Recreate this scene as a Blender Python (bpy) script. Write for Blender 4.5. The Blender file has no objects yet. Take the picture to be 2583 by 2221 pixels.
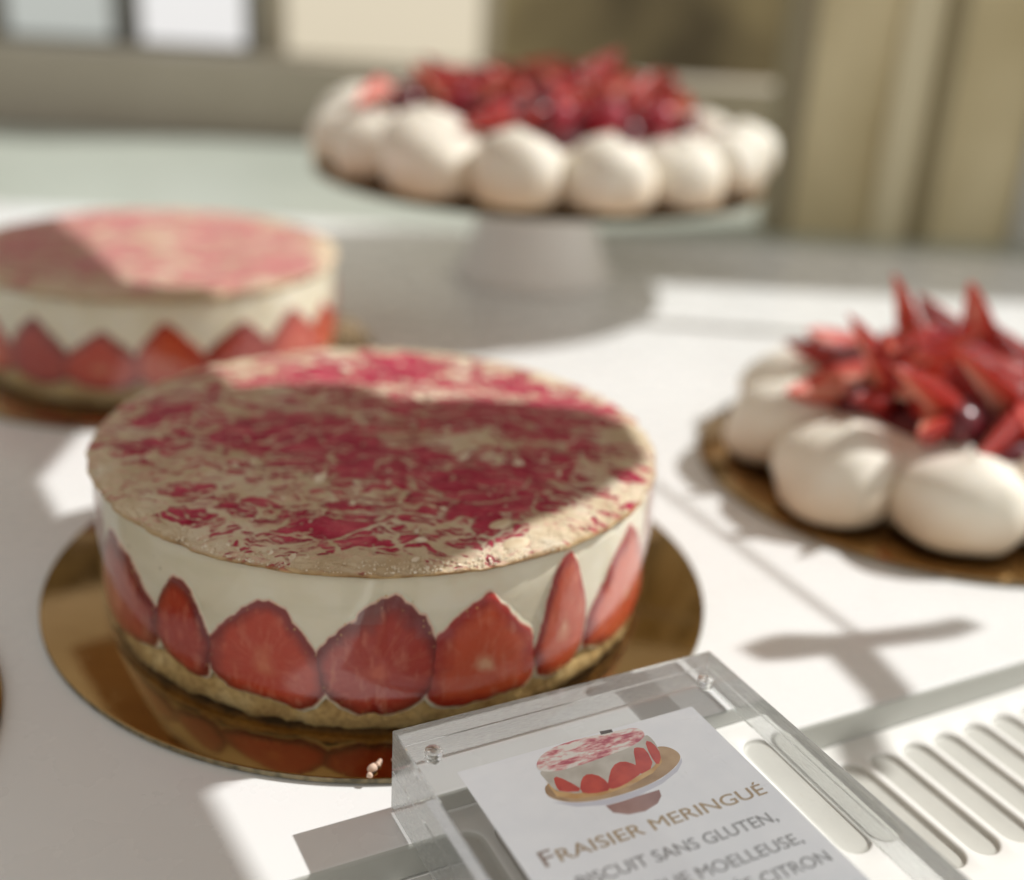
import bpy, math, random
import numpy as np
from mathutils import Vector, Matrix

# ------------------------------------------------------------------ camera, world, sun, exposure
sc = bpy.context.scene
COL = sc.collection
R = math.radians
cd = bpy.data.cameras.new('camera'); cam = bpy.data.objects.new('camera', cd); COL.objects.link(cam)
cd.sensor_width = 36.0; cd.lens = 41.75; cd.clip_start = 0.01; cd.clip_end = 60
def cam_matrix(pos, pit, yaw, rol):
    fw = Vector((math.sin(yaw)*math.cos(pit), math.cos(yaw)*math.cos(pit), -math.sin(pit)))
    r = Vector((math.cos(yaw), -math.sin(yaw), 0)); u = r.cross(fw)
    r2 = math.cos(rol)*r + math.sin(rol)*u; u2 = -math.sin(rol)*r + math.cos(rol)*u
    m = Matrix((r2, u2, -fw)).transposed().to_4x4(); m.translation = Vector(pos); return m
cam.matrix_world = cam_matrix((.0366, -.398, .2286), .3989, .0272, .0606)
cd.dof.use_dof = True; cd.dof.focus_distance = .329; cd.dof.aperture_fstop = 3.6
sc.camera = cam

w = bpy.data.worlds.new('World'); sc.world = w; w.use_nodes = True
bgn = w.node_tree.nodes['Background']; bgn.inputs[0].default_value = (1.0, .972, .922, 1); bgn.inputs[1].default_value = .575

SUN = Vector((.6584, .2755, .7004))
sl = bpy.data.lights.new('sun', 'SUN'); so = bpy.data.objects.new('sun', sl); COL.objects.link(so)
sl.energy = 4.1; sl.angle = R(.8); sl.color = (1, .992, .968)
so.rotation_euler = SUN.to_track_quat('Z', 'Y').to_euler(); so.location = SUN*4
try: sl.cycles.is_caustics_light = True
except Exception: pass

sc.view_settings.view_transform = 'Standard'; sc.view_settings.look = 'None'
sc.view_settings.exposure = 0; sc.view_settings.gamma = 1
sc.render.engine = 'CYCLES'
cy = sc.cycles
cy.use_denoising = True; cy.max_bounces = 14; cy.transmission_bounces = 12; cy.glossy_bounces = 6; cy.diffuse_bounces = 5
cy.transparent_max_bounces = 16; cy.caustics_refractive = True; cy.caustics_reflective = False
cy.sample_clamp_indirect = 4.0; cy.sample_clamp_direct = 8.0; cy.blur_glossy = .3

# ------------------------------------------------------------------ helpers
def tag(o, label=None, cat=None, group=None, kind=None):
    if label: o['label'] = label
    if cat: o['category'] = cat
    if group: o['group'] = group
    if kind: o['kind'] = kind
    return o
def empty(name, loc=(0, 0, 0), rz=0, label=None, cat=None, group=None):
    o = bpy.data.objects.new(name, None); COL.objects.link(o); o.location = loc; o.rotation_euler = (0, 0, rz)
    o.empty_display_size = .01
    return tag(o, label, cat, group)
def mesh(name, V, F, mats, smooth=True, mi=None, attr=None):
    me = bpy.data.meshes.new(name)
    me.from_pydata([tuple(map(float, v)) for v in V], [], [tuple(map(int, f)) for f in F])
    for m in (mats if isinstance(mats, (list, tuple)) else [mats]): me.materials.append(m)
    if smooth: me.polygons.foreach_set('use_smooth', [True]*len(me.polygons))
    if mi is not None: me.polygons.foreach_set('material_index', mi)
    if attr:
        for k, a in attr.items():
            at = me.attributes.new(k, 'FLOAT', 'POINT'); at.data.foreach_set('value', np.asarray(a, dtype=np.float32))
    me.update(); return me
def obj(name, me, parent=None, loc=(0, 0, 0), rot=(0, 0, 0), scale=None):
    o = bpy.data.objects.new(name, me); COL.objects.link(o); o.location = loc; o.rotation_euler = rot
    if scale is not None: o.scale = scale if hasattr(scale, '__len__') else (scale,)*3
    if parent: o.parent = parent
    return o
def bevel(o, wd, seg=2, ang=40):
    m = o.modifiers.new('bevel', 'BEVEL'); m.width = wd; m.segments = seg; m.limit_method = 'ANGLE'; m.angle_limit = R(ang)
    m.harden_normals = False; return o
def box_vf(x0, x1, y0, y1, z0, z1):
    V = [(x0,y0,z0),(x1,y0,z0),(x1,y1,z0),(x0,y1,z0),(x0,y0,z1),(x1,y0,z1),(x1,y1,z1),(x0,y1,z1)]
    F = [(0,3,2,1),(4,5,6,7),(0,1,5,4),(1,2,6,5),(2,3,7,6),(3,0,4,7)]
    return V, F
def boxm(name, x0, x1, y0, y1, z0, z1, mat): return mesh(name, *box_vf(x0, x1, y0, y1, z0, z1), mat, smooth=False)
def prism(name, poly, z0, z1, mat, smooth=False):
    n = len(poly); V = [(x, y, z0) for x, y in poly]+[(x, y, z1) for x, y in poly]
    F = [tuple(range(n))[::-1], tuple(range(n, 2*n))]+[(i, (i+1) % n, n+(i+1) % n, n+i) for i in range(n)]
    return mesh(name, V, F, mat, smooth)
def lathe(name, prof, mat, n=96, fn=None, attr=None):
    V = []; 
    for (r, z) in prof:
        for k in range(n):
            a = 2*math.pi*k/n; x, y, zz = r*math.cos(a), r*math.sin(a), z
            if fn: x, y, zz = fn(x, y, zz, r, a)
            V.append((x, y, zz))
    F = []
    for i in range(len(prof)-1):
        for k in range(n):
            k2 = (k+1) % n; F.append((i*n+k, i*n+k2, (i+1)*n+k2, (i+1)*n+k))
    return mesh(name, V, F, mat)
# gradient noise in numpy
def _h(i, j, k, seed):
    n = (i*374761393 + j*668265263 + k*2147483647 + seed*1442695041) & 0xffffffff
    n = ((n ^ (n >> 13))*1274126177) & 0xffffffff
    return ((n ^ (n >> 16)) & 0xffff)/32767.5-1
def noise(P, s, seed=0, octv=1):
    P = np.asarray(P, float)*s; out = 0; amp = 1
    for o in range(octv):
        I = np.floor(P).astype(np.int64); f = P-I; u = f*f*f*(f*(f*6-15)+10); v = 0
        for a in (0, 1):
            for b in (0, 1):
                for c in (0, 1):
                    wgt = (u[:, 0] if a else 1-u[:, 0])*(u[:, 1] if b else 1-u[:, 1])*(u[:, 2] if c else 1-u[:, 2])
                    v = v+wgt*_h(I[:, 0]+a, I[:, 1]+b, I[:, 2]+c, seed+o)
        out = out+amp*v; amp *= .5; P = P*2.03
    return out

# ------------------------------------------------------------------ materials
class M:
    def __init__(s, name):
        s.m = bpy.data.materials.new(name); s.m.use_nodes = True; s.t = s.m.node_tree; s.n = s.t.nodes
        s.b = s.n['Principled BSDF']; s.out = s.n['Material Output']; s.co = None
    def node(s, typ, inp=None, **kw):
        nd = s.n.new(typ)
        for k, v in kw.items(): setattr(nd, k, v)
        for k, v in (inp or {}).items(): s.set(nd.inputs[k], v)
        return nd
    def set(s, sock, v):
        if isinstance(v, bpy.types.NodeSocket): s.t.links.new(v, sock)
        elif isinstance(v, bpy.types.Node): s.t.links.new(v.outputs[0], sock)
        else: sock.default_value = (*v, 1) if (hasattr(v, '__len__') and len(v) == 3 and sock.type == 'RGBA') else v
    def P(s, **kw):
        for k, v in kw.items(): s.set(s.b.inputs[k.replace('_', ' ')], v)
        return s
    def coord(s, scale=(1, 1, 1), rot=(0, 0, 0), loc=(0, 0, 0), src='Object'):
        c = s.node('ShaderNodeTexCoord').outputs[src]
        return s.node('ShaderNodeMapping', {'Vector': c, 'Scale': scale, 'Rotation': rot, 'Location': loc}).outputs[0]
    def noise(s, scale, detail=3, rough=.5, co=None, dist=0):
        return s.node('ShaderNodeTexNoise', {'Vector': co or s.coord(), 'Scale': scale, 'Detail': detail, 'Roughness': rough, 'Distortion': dist})
    def vor(s, scale, feature='F1', co=None, rnd=1):
        return s.node('ShaderNodeTexVoronoi', {'Vector': co or s.coord(), 'Scale': scale, 'Randomness': rnd}, feature=feature)
    def ramp(s, fac, stops, interp='LINEAR'):
        r = s.node('ShaderNodeValToRGB', {'Fac': fac}); e = r.color_ramp.elements; r.color_ramp.interpolation = interp
        while len(e) < len(stops): e.new(.5)
        for el, (p, c) in zip(e, stops):
            el.position = p; el.color = (*c, 1) if hasattr(c, '__len__') else (c, c, c, 1)
        return r.outputs[0]
    def mix(s, fac, a, b, blend='MIX'):
        m = s.node('ShaderNodeMix', data_type='RGBA', blend_type=blend)
        s.set(m.inputs[0], fac); s.set(m.inputs[6], a); s.set(m.inputs[7], b); return m.outputs[2]
    def math(s, op, a, b=0., c=0.):
        m = s.node('ShaderNodeMath', operation=op); s.set(m.inputs[0], a); s.set(m.inputs[1], b); s.set(m.inputs[2], c); return m.outputs[0]
    def attr(s, name): return s.node('ShaderNodeAttribute', attribute_name=name).outputs['Fac']
    def bump(s, h, strength=.3, dist=.001, nrm=None):
        i = {'Height': h, 'Strength': strength, 'Distance': dist}
        if nrm is not None: i['Normal'] = nrm
        b = s.node('ShaderNodeBump', i).outputs[0]; s.set(s.b.inputs['Normal'], b); return b

def plain(name, col, rough=.5, **kw):
    m = M(name); m.P(Base_Color=col, Roughness=rough, **kw); return m.m

def m_counter():
    m = M('white_lacquer'); n = m.noise(9, 4); 
    m.P(Base_Color=m.ramp(n.outputs[0], [(.3, (.795, .80, .79)), (.7, (.83, .835, .825))]), Roughness=m.ramp(m.noise(40, 5).outputs[0], [(.35, .22), (.65, .34)]), Specular_IOR_Level=.45)
    m.P(Coat_Weight=.15, Coat_Roughness=.08)
    sp = m.vor(60); sm = m.math('MULTIPLY', m.ramp(sp.outputs['Distance'], [(.018, 1.), (.03, 0.)]), m.ramp(m.node('ShaderNodeSeparateColor', {0: sp.outputs['Color']}).outputs[0], [(.80, 0.), (.82, 1.)]))
    sme = m.ramp(m.noise(12, 6, .7, dist=1.2).outputs[0], [(.55, 0.), (.75, .10)])
    cb_ = m.b.inputs['Base Color'].links[0].from_socket
    m.P(Base_Color=m.mix(m.math('MULTIPLY', sm, .6), m.mix(sme, cb_, (.62, .60, .55)), (.30, .24, .18)))
    return m.m
def m_grille():
    m = M('white_moulded_plastic'); n = m.noise(30, 4)
    m.P(Base_Color=m.ramp(n.outputs[0], [(.3, (.80, .79, .75)), (.7, (.84, .83, .795))]), Roughness=.38)
    m.bump(m.noise(2500, 2).outputs[0], .08, .0003); return m.m
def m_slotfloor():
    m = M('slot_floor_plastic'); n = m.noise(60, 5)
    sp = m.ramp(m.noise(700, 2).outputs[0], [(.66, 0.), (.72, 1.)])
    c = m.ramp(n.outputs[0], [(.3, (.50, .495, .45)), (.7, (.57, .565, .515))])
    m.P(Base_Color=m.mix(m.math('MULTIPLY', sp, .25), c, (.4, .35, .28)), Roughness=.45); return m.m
def m_gold():
    m = M('gold_foil_card'); n = m.noise(25, 5)
    m.P(Base_Color=m.ramp(n.outputs[0], [(.3, (.30, .172, .060)), (.7, (.37, .220, .082))]), Metallic=1.0,
        Roughness=m.ramp(m.noise(120, 4).outputs[0], [(.35, .05), (.7, .11)]))
    sm = m.ramp(m.noise(45, 6, .75, dist=1.).outputs[0], [(.54, 0.), (.74, .16)])
    rr_ = m.b.inputs['Roughness'].links[0].from_socket; m.P(Roughness=m.math('ADD', rr_, sm))
    m.bump(m.noise(14, 2).outputs[0], .10, .0006); return m.m
def m_boardedge():
    m = M('board_cut_edge'); n = m.noise(300, 4)
    m.P(Base_Color=m.ramp(n.outputs[0], [(.35, (.10, .085, .05)), (.65, (.28, .22, .12))]), Roughness=.7); return m.m
def m_cream(name='mousseline_cream', seed=0.):
    m = M(name); co = m.coord(loc=(seed, seed, 0))
    n = m.noise(45, 5, co=co); st = m.noise(22, 4, co=m.coord(scale=(1, 1, 3.5), loc=(seed, 0, 0)))
    c = m.ramp(n.outputs[0], [(.3, (.79, .705, .53)), (.5, (.85, .775, .605)), (.72, (.89, .83, .69))])
    c = m.mix(m.ramp(st.outputs[0], [(.50, 0.), (.64, .5)]), c, (.72, .66, .48))
    pits = m.vor(170, co=co); pm = m.ramp(pits.outputs['Distance'], [(.0, 1.), (.10, 1.), (.14, 0.)])
    pk = m.ramp(m.noise(30, 2, co=co).outputs[0], [(.58, 0.), (.62, 1.)])
    c = m.mix(m.math('MULTIPLY', m.math('MULTIPLY', pm, pk), .7), c, (.42, .36, .24))
    m.P(Base_Color=c, Roughness=.42, Subsurface_Weight=.25, Subsurface_Radius=(.004, .003, .0018), Subsurface_Scale=.6)
    m.bump(m.noise(90, 4, co=co).outputs[0], .25, .0006); return m.m
def m_biscuit():
    m = M('almond_sponge'); n = m.noise(90, 6, .65); n2 = m.noise(420, 4, .7)
    c = m.ramp(n.outputs[0], [(.3, (.40, .22, .07)), (.5, (.64, .42, .16)), (.7, (.78, .58, .28))])
    c = m.mix(m.ramp(n2.outputs[0], [(.4, .5), (.55, 0.)]), c, (.30, .16, .05))
    m.P(Base_Color=c, Roughness=.85, Subsurface_Weight=.1, Subsurface_Radius=(.003, .002, .001), Subsurface_Scale=.5)
    m.bump(n2.outputs[0], .9, .0012); return m.m
def m_cut(name, deep, mid, core, seed):
    m = M(name); rad = m.attr('rad'); co = m.coord(loc=(seed, 0, 0))
    n = m.noise(160, 4, co=co); wv = m.noise(60, 3, co=co)
    f = m.math('ADD', rad, m.math('MULTIPLY', m.math('MULTIPLY', m.math('SUBTRACT', wv.outputs[0], .5), 1.0), m.ramp(rad, [(.5, 1.), (.95, .12)])))
    f = m.math('ADD', f, m.math('MULTIPLY', m.math('SUBTRACT', n.outputs[0], .5), .22))
    c = m.ramp(m.math('MULTIPLY', f, .85), [(.0, core), (.09, [.4*a+.6*b for a, b in zip(core, mid)]), (.22, mid), (.62, mid), (.80, deep), (.865, deep), (.90, (.80, .48, .36)), (.97, (.82, .765, .595))])
    fl = m.ramp(m.noise(330, 3, co=m.coord(scale=(1, 1, .35), loc=(seed, 0, 0))).outputs[0], [(.55, 0.), (.7, .30)])
    c = m.mix(m.math('MULTIPLY', fl, m.ramp(rad, [(.88, 1.), (.95, 0.)])), c, (.78, .30, .19))
    rc = m.node('ShaderNodeCombineXYZ', {0: m.math('MULTIPLY', m.attr('ca'), 1.), 1: m.attr('sa'), 2: m.math('ADD', m.math('MULTIPLY', rad, .45), seed)}).outputs[0]
    fib = m.ramp(m.noise(7, 3, .6, co=rc).outputs[0], [(.50, 0.), (.64, 1.)])
    fw_ = m.math('MULTIPLY', m.ramp(rad, [(.12, 0.), (.35, .42), (.75, .30), (.93, 0.)]), fib)
    c = m.mix(m.math('MULTIPLY', fw_, .40), c, (.80, .30, .16))
    sd_ = m.vor(430, co=co); c = m.mix(m.math('MULTIPLY', m.ramp(sd_.outputs['Distance'], [(.12, 1.), (.22, 0.)]), m.ramp(rad, [(.86, 0.), (.95, .6)])), c, (.62, .36, .12))
    m.P(Base_Color=c, Roughness=.3, Subsurface_Weight=.3, Subsurface_Radius=(.006, .0016, .001), Subsurface_Scale=.6, Specular_IOR_Level=.5)
    m.bump(n.outputs[0], .6, .0010); return m.m
def m_straw_skin():
    m = M('strawberry_skin'); v = m.vor(230); d = m.ramp(v.outputs['Distance'], [(.08, 1.), (.2, 0.)])
    c = m.mix(m.math('MULTIPLY', d, .5), m.ramp(m.noise(50).outputs[0], [(.3, (.34, .010, .010)), (.7, (.54, .032, .018))]), (.75, .42, .14))
    m.P(Base_Color=c, Roughness=.22, Subsurface_Weight=.15, Subsurface_Radius=(.004, .001, .0006), Subsurface_Scale=.5, Coat_Weight=.15, Coat_Roughness=.25)
    m.bump(v.outputs['Distance'], .5, .001); return m.m
def m_straw_flesh():
    m = M('strawberry_flesh'); r = m.attr('rad'); n = m.noise(220, 3)
    f = m.math('ADD', r, m.math('MULTIPLY', m.math('SUBTRACT', n.outputs[0], .5), .3))
    m.P(Base_Color=m.ramp(f, [(.05, (.80, .45, .34)), (.3, (.74, .22, .14)), (.65, (.64, .07, .04)), (1., (.46, .016, .012))]), Roughness=.55, Specular_IOR_Level=.3,
        Subsurface_Weight=.25, Subsurface_Radius=(.006, .002, .0012), Subsurface_Scale=.6); return m.m
def m_rasp():
    m = M('raspberry_flesh'); m.P(Base_Color=m.ramp(m.noise(120).outputs[0], [(.35, (.27, .008, .022)), (.65, (.46, .025, .055))]), Roughness=.42, Coat_Weight=.08, Coat_Roughness=.3,
        Subsurface_Weight=.2, Subsurface_Radius=(.004, .001, .001), Subsurface_Scale=.5); return m.m
def m_dark():
    m = M('dark_cherry_skin'); m.P(Base_Color=m.ramp(m.noise(60).outputs[0], [(.35, (.07, .008, .012)), (.65, (.20, .012, .022))]), Roughness=.3, Coat_Weight=.15, Coat_Roughness=.2); return m.m
def m_meringue():
    m = M('baked_meringue'); n = m.noise(25, 4); z = m.node('ShaderNodeSeparateXYZ', {0: m.node('ShaderNodeTexCoord').outputs['Object']}).outputs[2]
    c = m.ramp(n.outputs[0], [(.3, (.82, .765, .645)), (.7, (.88, .84, .74))])
    toast = m.ramp(m.math('ADD', z, m.math('MULTIPLY', n.outputs[0], .006)), [(.005, 1.), (.016, .6), (.030, 0.)])
    c = m.mix(m.math('MULTIPLY', toast, .85), c, (.60, .38, .19))
    m.P(Base_Color=c, Roughness=.62, Subsurface_Weight=.2, Subsurface_Radius=(.006, .005, .0035), Subsurface_Scale=.5)
    m.bump(m.noise(70, 5).outputs[0], .25, .0009); return m.m
def m_lid(seed, pale=0.):
    m = M('meringue_lid_sugar_crust'); rim = m.attr('rim')
    base = m.coord(loc=(seed, seed*1.7, 0))
    warp = m.noise(38, 3, co=base); 
    add = m.node('ShaderNodeVectorMath', {0: base, 1: m.node('ShaderNodeVectorMath', {0: warp.outputs['Color'], 3: .022}, operation='SCALE').outputs[0]}, operation='ADD').outputs[0]
    stretch = m.node('ShaderNodeMapping', {'Vector': add, 'Rotation': (0, 0, R(-28)), 'Scale': (.58, 1.3, 1)}).outputs[0]
    big = m.noise(24, 2, .5, co=stretch).outputs[0]
    med = m.noise(105, 4, .62, co=stretch).outputs[0]
    fine = m.noise(520, 4, .7, co=stretch).outputs[0]
    cell = m.vor(105, 'DISTANCE_TO_EDGE', co=stretch).outputs['Distance']
    crnd = m.node('ShaderNodeSeparateColor', {0: m.vor(105, 'F1', co=stretch).outputs['Color']}).outputs[0]
    str2 = m.node('ShaderNodeMapping', {'Vector': add, 'Rotation': (0, 0, R(35)), 'Scale': (.45, 1.5, 1)}).outputs[0]
    cell2 = m.vor(190, 'DISTANCE_TO_EDGE', co=str2).outputs['Distance']
    mid2 = m.noise(210, 4, .62, co=str2).outputs[0]
    f = m.math('ADD', m.math('MULTIPLY', big, .62), m.math('MULTIPLY', med, .62))
    f = m.math('ADD', f, m.math('MULTIPLY', fine, .48))
    f = m.math('ADD', f, m.math('MULTIPLY', mid2, .62))
    f = m.math('ADD', f, m.math('MULTIPLY', crnd, .22))
    f = m.math('SUBTRACT', f, m.math('MULTIPLY', rim, .20))
    f = m.math('SUBTRACT', f, m.math('MULTIPLY', m.ramp(cell, [(0., 1.), (.09, 0.)]), .22))
    f = m.math('SUBTRACT', f, m.math('MULTIPLY', m.ramp(cell2, [(0., 1.), (.10, 0.)]), .13))
    f = m.math('SUBTRACT', f, .655)
    mask = m.ramp(f, [(.465, 0.), (.545, 1.)])
    mask_s = m.ramp(f, [(.36, 0.), (.54, 1.)])
    pk = m.ramp(m.noise(150, 4, .6, co=stretch).outputs[0], [(.30, (.36, .012, .050)), (.5, (.52, .038, .090)), (.70, (.70, .14, .18))])
    pw = m.ramp(m.noise(60, 5, .6, co=base).outputs[0], [(.3, (.63, .49, .315)), (.5, (.74, .615, .43)), (.7, (.83, .74, .58))])
    pw = m.mix(m.math('MULTIPLY', mask_s, .62), pw, (.80, .36, .32))
    side = m.attr('side'); brown = m.ramp(m.noise(140, 4, co=base).outputs[0], [(.35, (.34, .17, .055)), (.65, (.62, .42, .20))])
    if pale: pk = m.mix(pale, pk, (.88, .52, .45))
    c = m.mix(mask, pw, pk); c = m.mix(side, c, brown)
    m.P(Base_Color=c, Roughness=m.mix(mask, (.85,)*3, (.42,)*3), Subsurface_Weight=.1, Subsurface_Radius=(.003, .002, .0015), Subsurface_Scale=.4, Specular_IOR_Level=.18)
    h = m.math('SUBTRACT', m.math('MULTIPLY', fine, .7), m.math('MULTIPLY', mask, .55))
    h = m.math('ADD', h, m.math('MULTIPLY', m.noise(1500, 3, .7, co=base).outputs[0], .35))
    m.bump(h, 1.0, .0012); return m.m
def m_film():
    m = M('acetate_film'); t = m.node('ShaderNodeBsdfTransparent', {0: (.985, .985, .97)}); g = m.node('ShaderNodeBsdfGlossy', {0: (1, 1, 1), 'Roughness': .035})
    bmp = m.node('ShaderNodeBump', {'Height': m.noise(28, 2).outputs[0], 'Strength': .25, 'Distance': .002}).outputs[0]
    m.set(g.inputs['Normal'], bmp)
    fc = m.node('ShaderNodeLayerWeight', {'Blend': .5, 'Normal': bmp}).outputs['Facing']
    frs = m.math('MULTIPLY_ADD', m.math('POWER', fc, 5.), .94, .055)
    mx = m.node('ShaderNodeMixShader', {0: frs, 1: t.outputs[0], 2: g.outputs[0]})
    m.t.links.new(mx.outputs[0], m.out.inputs[0]); return m.m
def m_acrylic():
    m = M('clear_acrylic'); sc1 = m.noise(60, 6, .75, co=m.coord(scale=(1, 14, 1), rot=(0, 0, .5)))
    sc2 = m.noise(90, 6, .75, co=m.coord(scale=(12, 1, 6), rot=(0, 0, -.35)))
    s = m.math('ADD', m.ramp(sc1.outputs[0], [(.62, 0.), (.72, 1.)]), m.ramp(sc2.outputs[0], [(.64, 0.), (.72, 1.)]))
    g = m.node('ShaderNodeBsdfGlass', {'Color': (.992, .995, .993), 'IOR': 1.49, 'Roughness': m.math('MULTIPLY', s, .05)})
    d = m.node('ShaderNodeBsdfDiffuse', {'Color': (.9, .9, .9)})
    mx = m.node('ShaderNodeMixShader', {0: m.math('MULTIPLY_ADD', s, .14, .02), 1: g.outputs[0], 2: d.outputs[0]})
    m.t.links.new(mx.outputs[0], m.out.inputs[0]); return m.m
def m_sawn():
    m = M('acrylic_sawn_edge'); sc1 = m.noise(70, 6, .75, co=m.coord(scale=(4, 4, 30)))
    g = m.node('ShaderNodeBsdfGlass', {'Color': (.992, .995, .993), 'IOR': 1.49, 'Roughness': .02})
    d = m.node('ShaderNodeBsdfDiffuse', {'Color': (.88, .91, .90)}); tr = m.node('ShaderNodeBsdfTranslucent', {'Color': (.88, .91, .90)})
    dd = m.node('ShaderNodeMixShader', {0: .7, 1: d.outputs[0], 2: tr.outputs[0]})
    mx = m.node('ShaderNodeMixShader', {0: m.ramp(sc1.outputs[0], [(.35, .20), (.7, .50)]), 1: g.outputs[0], 2: dd.outputs[0]})
    m.t.links.new(mx.outputs[0], m.out.inputs[0]); return m.m
def m_paper():
    m = M('label_card'); cr = m.vor(36, 'DISTANCE_TO_EDGE', co=m.coord(scale=(1, 2.2, 1), rot=(0, 0, .35)))
    cr2 = m.noise(70, 6, .8, co=m.coord(scale=(.3, 5, 1), rot=(0, 0, .06)))
    bl = m.noise(40, 5, .6)
    c = m.ramp(bl.outputs[0], [(.3, (.80, .82, .87)), (.7, (.91, .92, .95))])
    c = m.mix(m.ramp(m.noise(150, 6, .8, co=m.coord(scale=(2.5, .5, 1), rot=(0, 0, .7))).outputs[0], [(.62, 0.), (.72, .25)]), c, (.5, .51, .54))
    c = m.mix(m.ramp(cr2.outputs[0], [(.62, 0.), (.70, .28)]), c, (.48, .49, .52))
    m.P(Base_Color=c, Roughness=.6); return m.m
def m_stand():
    return plain('glazed_white_ceramic', (.84, .81, .77), .35)
def m_wood():
    m = M('oiled_oak'); n = m.noise(14, 5, co=m.coord(scale=(1, 9, 9)))
    m.P(Base_Color=m.ramp(n.outputs[0], [(.3, (.30, .18, .09)), (.7, (.46, .30, .16))]), Roughness=.5); return m.m
def mottled(name, a, b, scale, rough=.8, sx=(1, 1, 1)):
    m = M(name); m.P(Base_Color=m.ramp(m.noise(scale, 3, co=m.coord(scale=sx)).outputs[0], [(.35, a), (.65, b)]), Roughness=rough); return m.m
def emit(name, col, s):
    m = M(name); m.P(Base_Color=(.1, .1, .1), Emission_Color=col, Emission_Strength=s); return m.m

MC, MG, MS = m_counter(), m_grille(), m_slotfloor()
GOLD, EDGE = m_gold(), m_boardedge()
CREAM, BISC, FILM, ACR = m_cream(), m_biscuit(), m_film(), m_acrylic()
CUT = [m_cut('cut_strawberry', (.25, .007, .005), (.54, .042, .011), (.66, .17, .08), 0.),
       m_cut('cut_strawberry_ripe_shaded', (.19, .004, .005), (.42, .022, .009), (.60, .12, .07), 3.),
       m_cut('cut_strawberry_pale_sunlit', (.36, .012, .006), (.62, .078, .020), (.78, .40, .24), 7.)]
SKIN, FLESH, RASP, DARK, MER, STAND, WOOD, PAPER = m_straw_skin(), m_straw_flesh(), m_rasp(), m_dark(), m_meringue(), m_stand(), m_wood(), m_paper()
STEEL = plain('brushed_steel', (.55, .55, .54), .3, Metallic=1.0)

# ------------------------------------------------------------------ setting: counter, grille, background
A0 = R(26.6); O2 = Vector((.0234, -.1426)); EX = Vector((math.cos(A0), math.sin(A0))); EY = Vector((-math.sin(A0), math.cos(A0)))
def fr(s, t): p = O2+EX*s+EY*t; return (p.x, p.y)
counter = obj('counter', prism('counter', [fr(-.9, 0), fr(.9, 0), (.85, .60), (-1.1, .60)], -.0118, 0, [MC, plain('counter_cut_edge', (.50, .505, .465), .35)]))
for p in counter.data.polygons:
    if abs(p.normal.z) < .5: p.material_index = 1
tag(counter, 'white lacquered display counter with a straight front edge', 'counter', kind='structure'); bevel(counter, .0012, 3)

gr = empty('vent_grille', (O2.x, O2.y, -.012), A0, 'white moulded vent grille with rows of long rounded slots below the counter edge', 'grille')
PW, T0, T1, HW = .0138, -.0640, -.0030, .0052
def slot_tile():
    cx = 0; tc = (-.0585-.0085)/2; hl = (.0585-.0085)/2-HW
    al = math.atan2(T1-(tc+hl), PW/2)
    q1 = [al*k/4 for k in range(4)]+[al+(math.pi/2-al)*k/6 for k in range(6)]
    up = q1+[math.pi/2]+[math.pi-x for x in q1[::-1]]
    ang = up+[x+math.pi for x in up]
    def stad(a, grow):
        return [((HW+grow)*math.cos(th), tc+(hl if i < len(up) else -hl)+(HW+grow)*math.sin(th)) for i, th in enumerate(ang)]
    NS = len(ang)
    V = []; F = []; mi = []
    rect = []
    for i, th in enumerate(ang):
        c, s_ = math.cos(th), math.sin(th); yc = tc+(hl if i < len(up) else -hl); by = (T1-yc) if i < len(up) else (yc-T0)
        k = min(PW/2/max(abs(c), 1e-9), by/max(abs(s_), 1e-9)); rect.append((c*k, yc+s_*k))
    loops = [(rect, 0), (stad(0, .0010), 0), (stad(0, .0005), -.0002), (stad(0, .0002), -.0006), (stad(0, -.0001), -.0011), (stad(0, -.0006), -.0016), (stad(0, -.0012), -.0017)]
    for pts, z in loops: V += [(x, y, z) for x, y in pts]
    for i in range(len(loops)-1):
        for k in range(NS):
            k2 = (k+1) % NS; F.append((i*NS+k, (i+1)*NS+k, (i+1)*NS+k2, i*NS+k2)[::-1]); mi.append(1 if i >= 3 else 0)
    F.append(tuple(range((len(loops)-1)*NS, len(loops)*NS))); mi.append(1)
    me = mesh('slot', V, F, [MG, MS], True, mi); return me
counter.cycles.is_caustics_receiver = True
st = slot_tile()
S0 = .1615
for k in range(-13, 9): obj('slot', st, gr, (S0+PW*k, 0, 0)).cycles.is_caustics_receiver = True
xa, xb = S0-PW*13.5, S0+PW*8.5
for (x0, x1, y0, y1) in ((xa-.25, xa, -.25, .03), (xb, xb+.25, -.25, .03), (xa, xb, T1, .03), (xa, xb, -.25, T0)):
    obj('panel', mesh('panel', [(x0, y0, 0), (x1, y0, 0), (x1, y1, 0), (x0, y1, 0)], [(0, 1, 2, 3)], MG, False), gr).cycles.is_caustics_receiver = True

bc = obj('back_counter', boxm('back_counter', -1.6, .60, .604, 1.0, -.3, -.002, mottled('mint_grey_laminate', (.36, .39, .34), (.44, .47, .41), 4, .4)))
tag(bc, 'mint grey counter top behind the white one', kind='structure')
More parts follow.
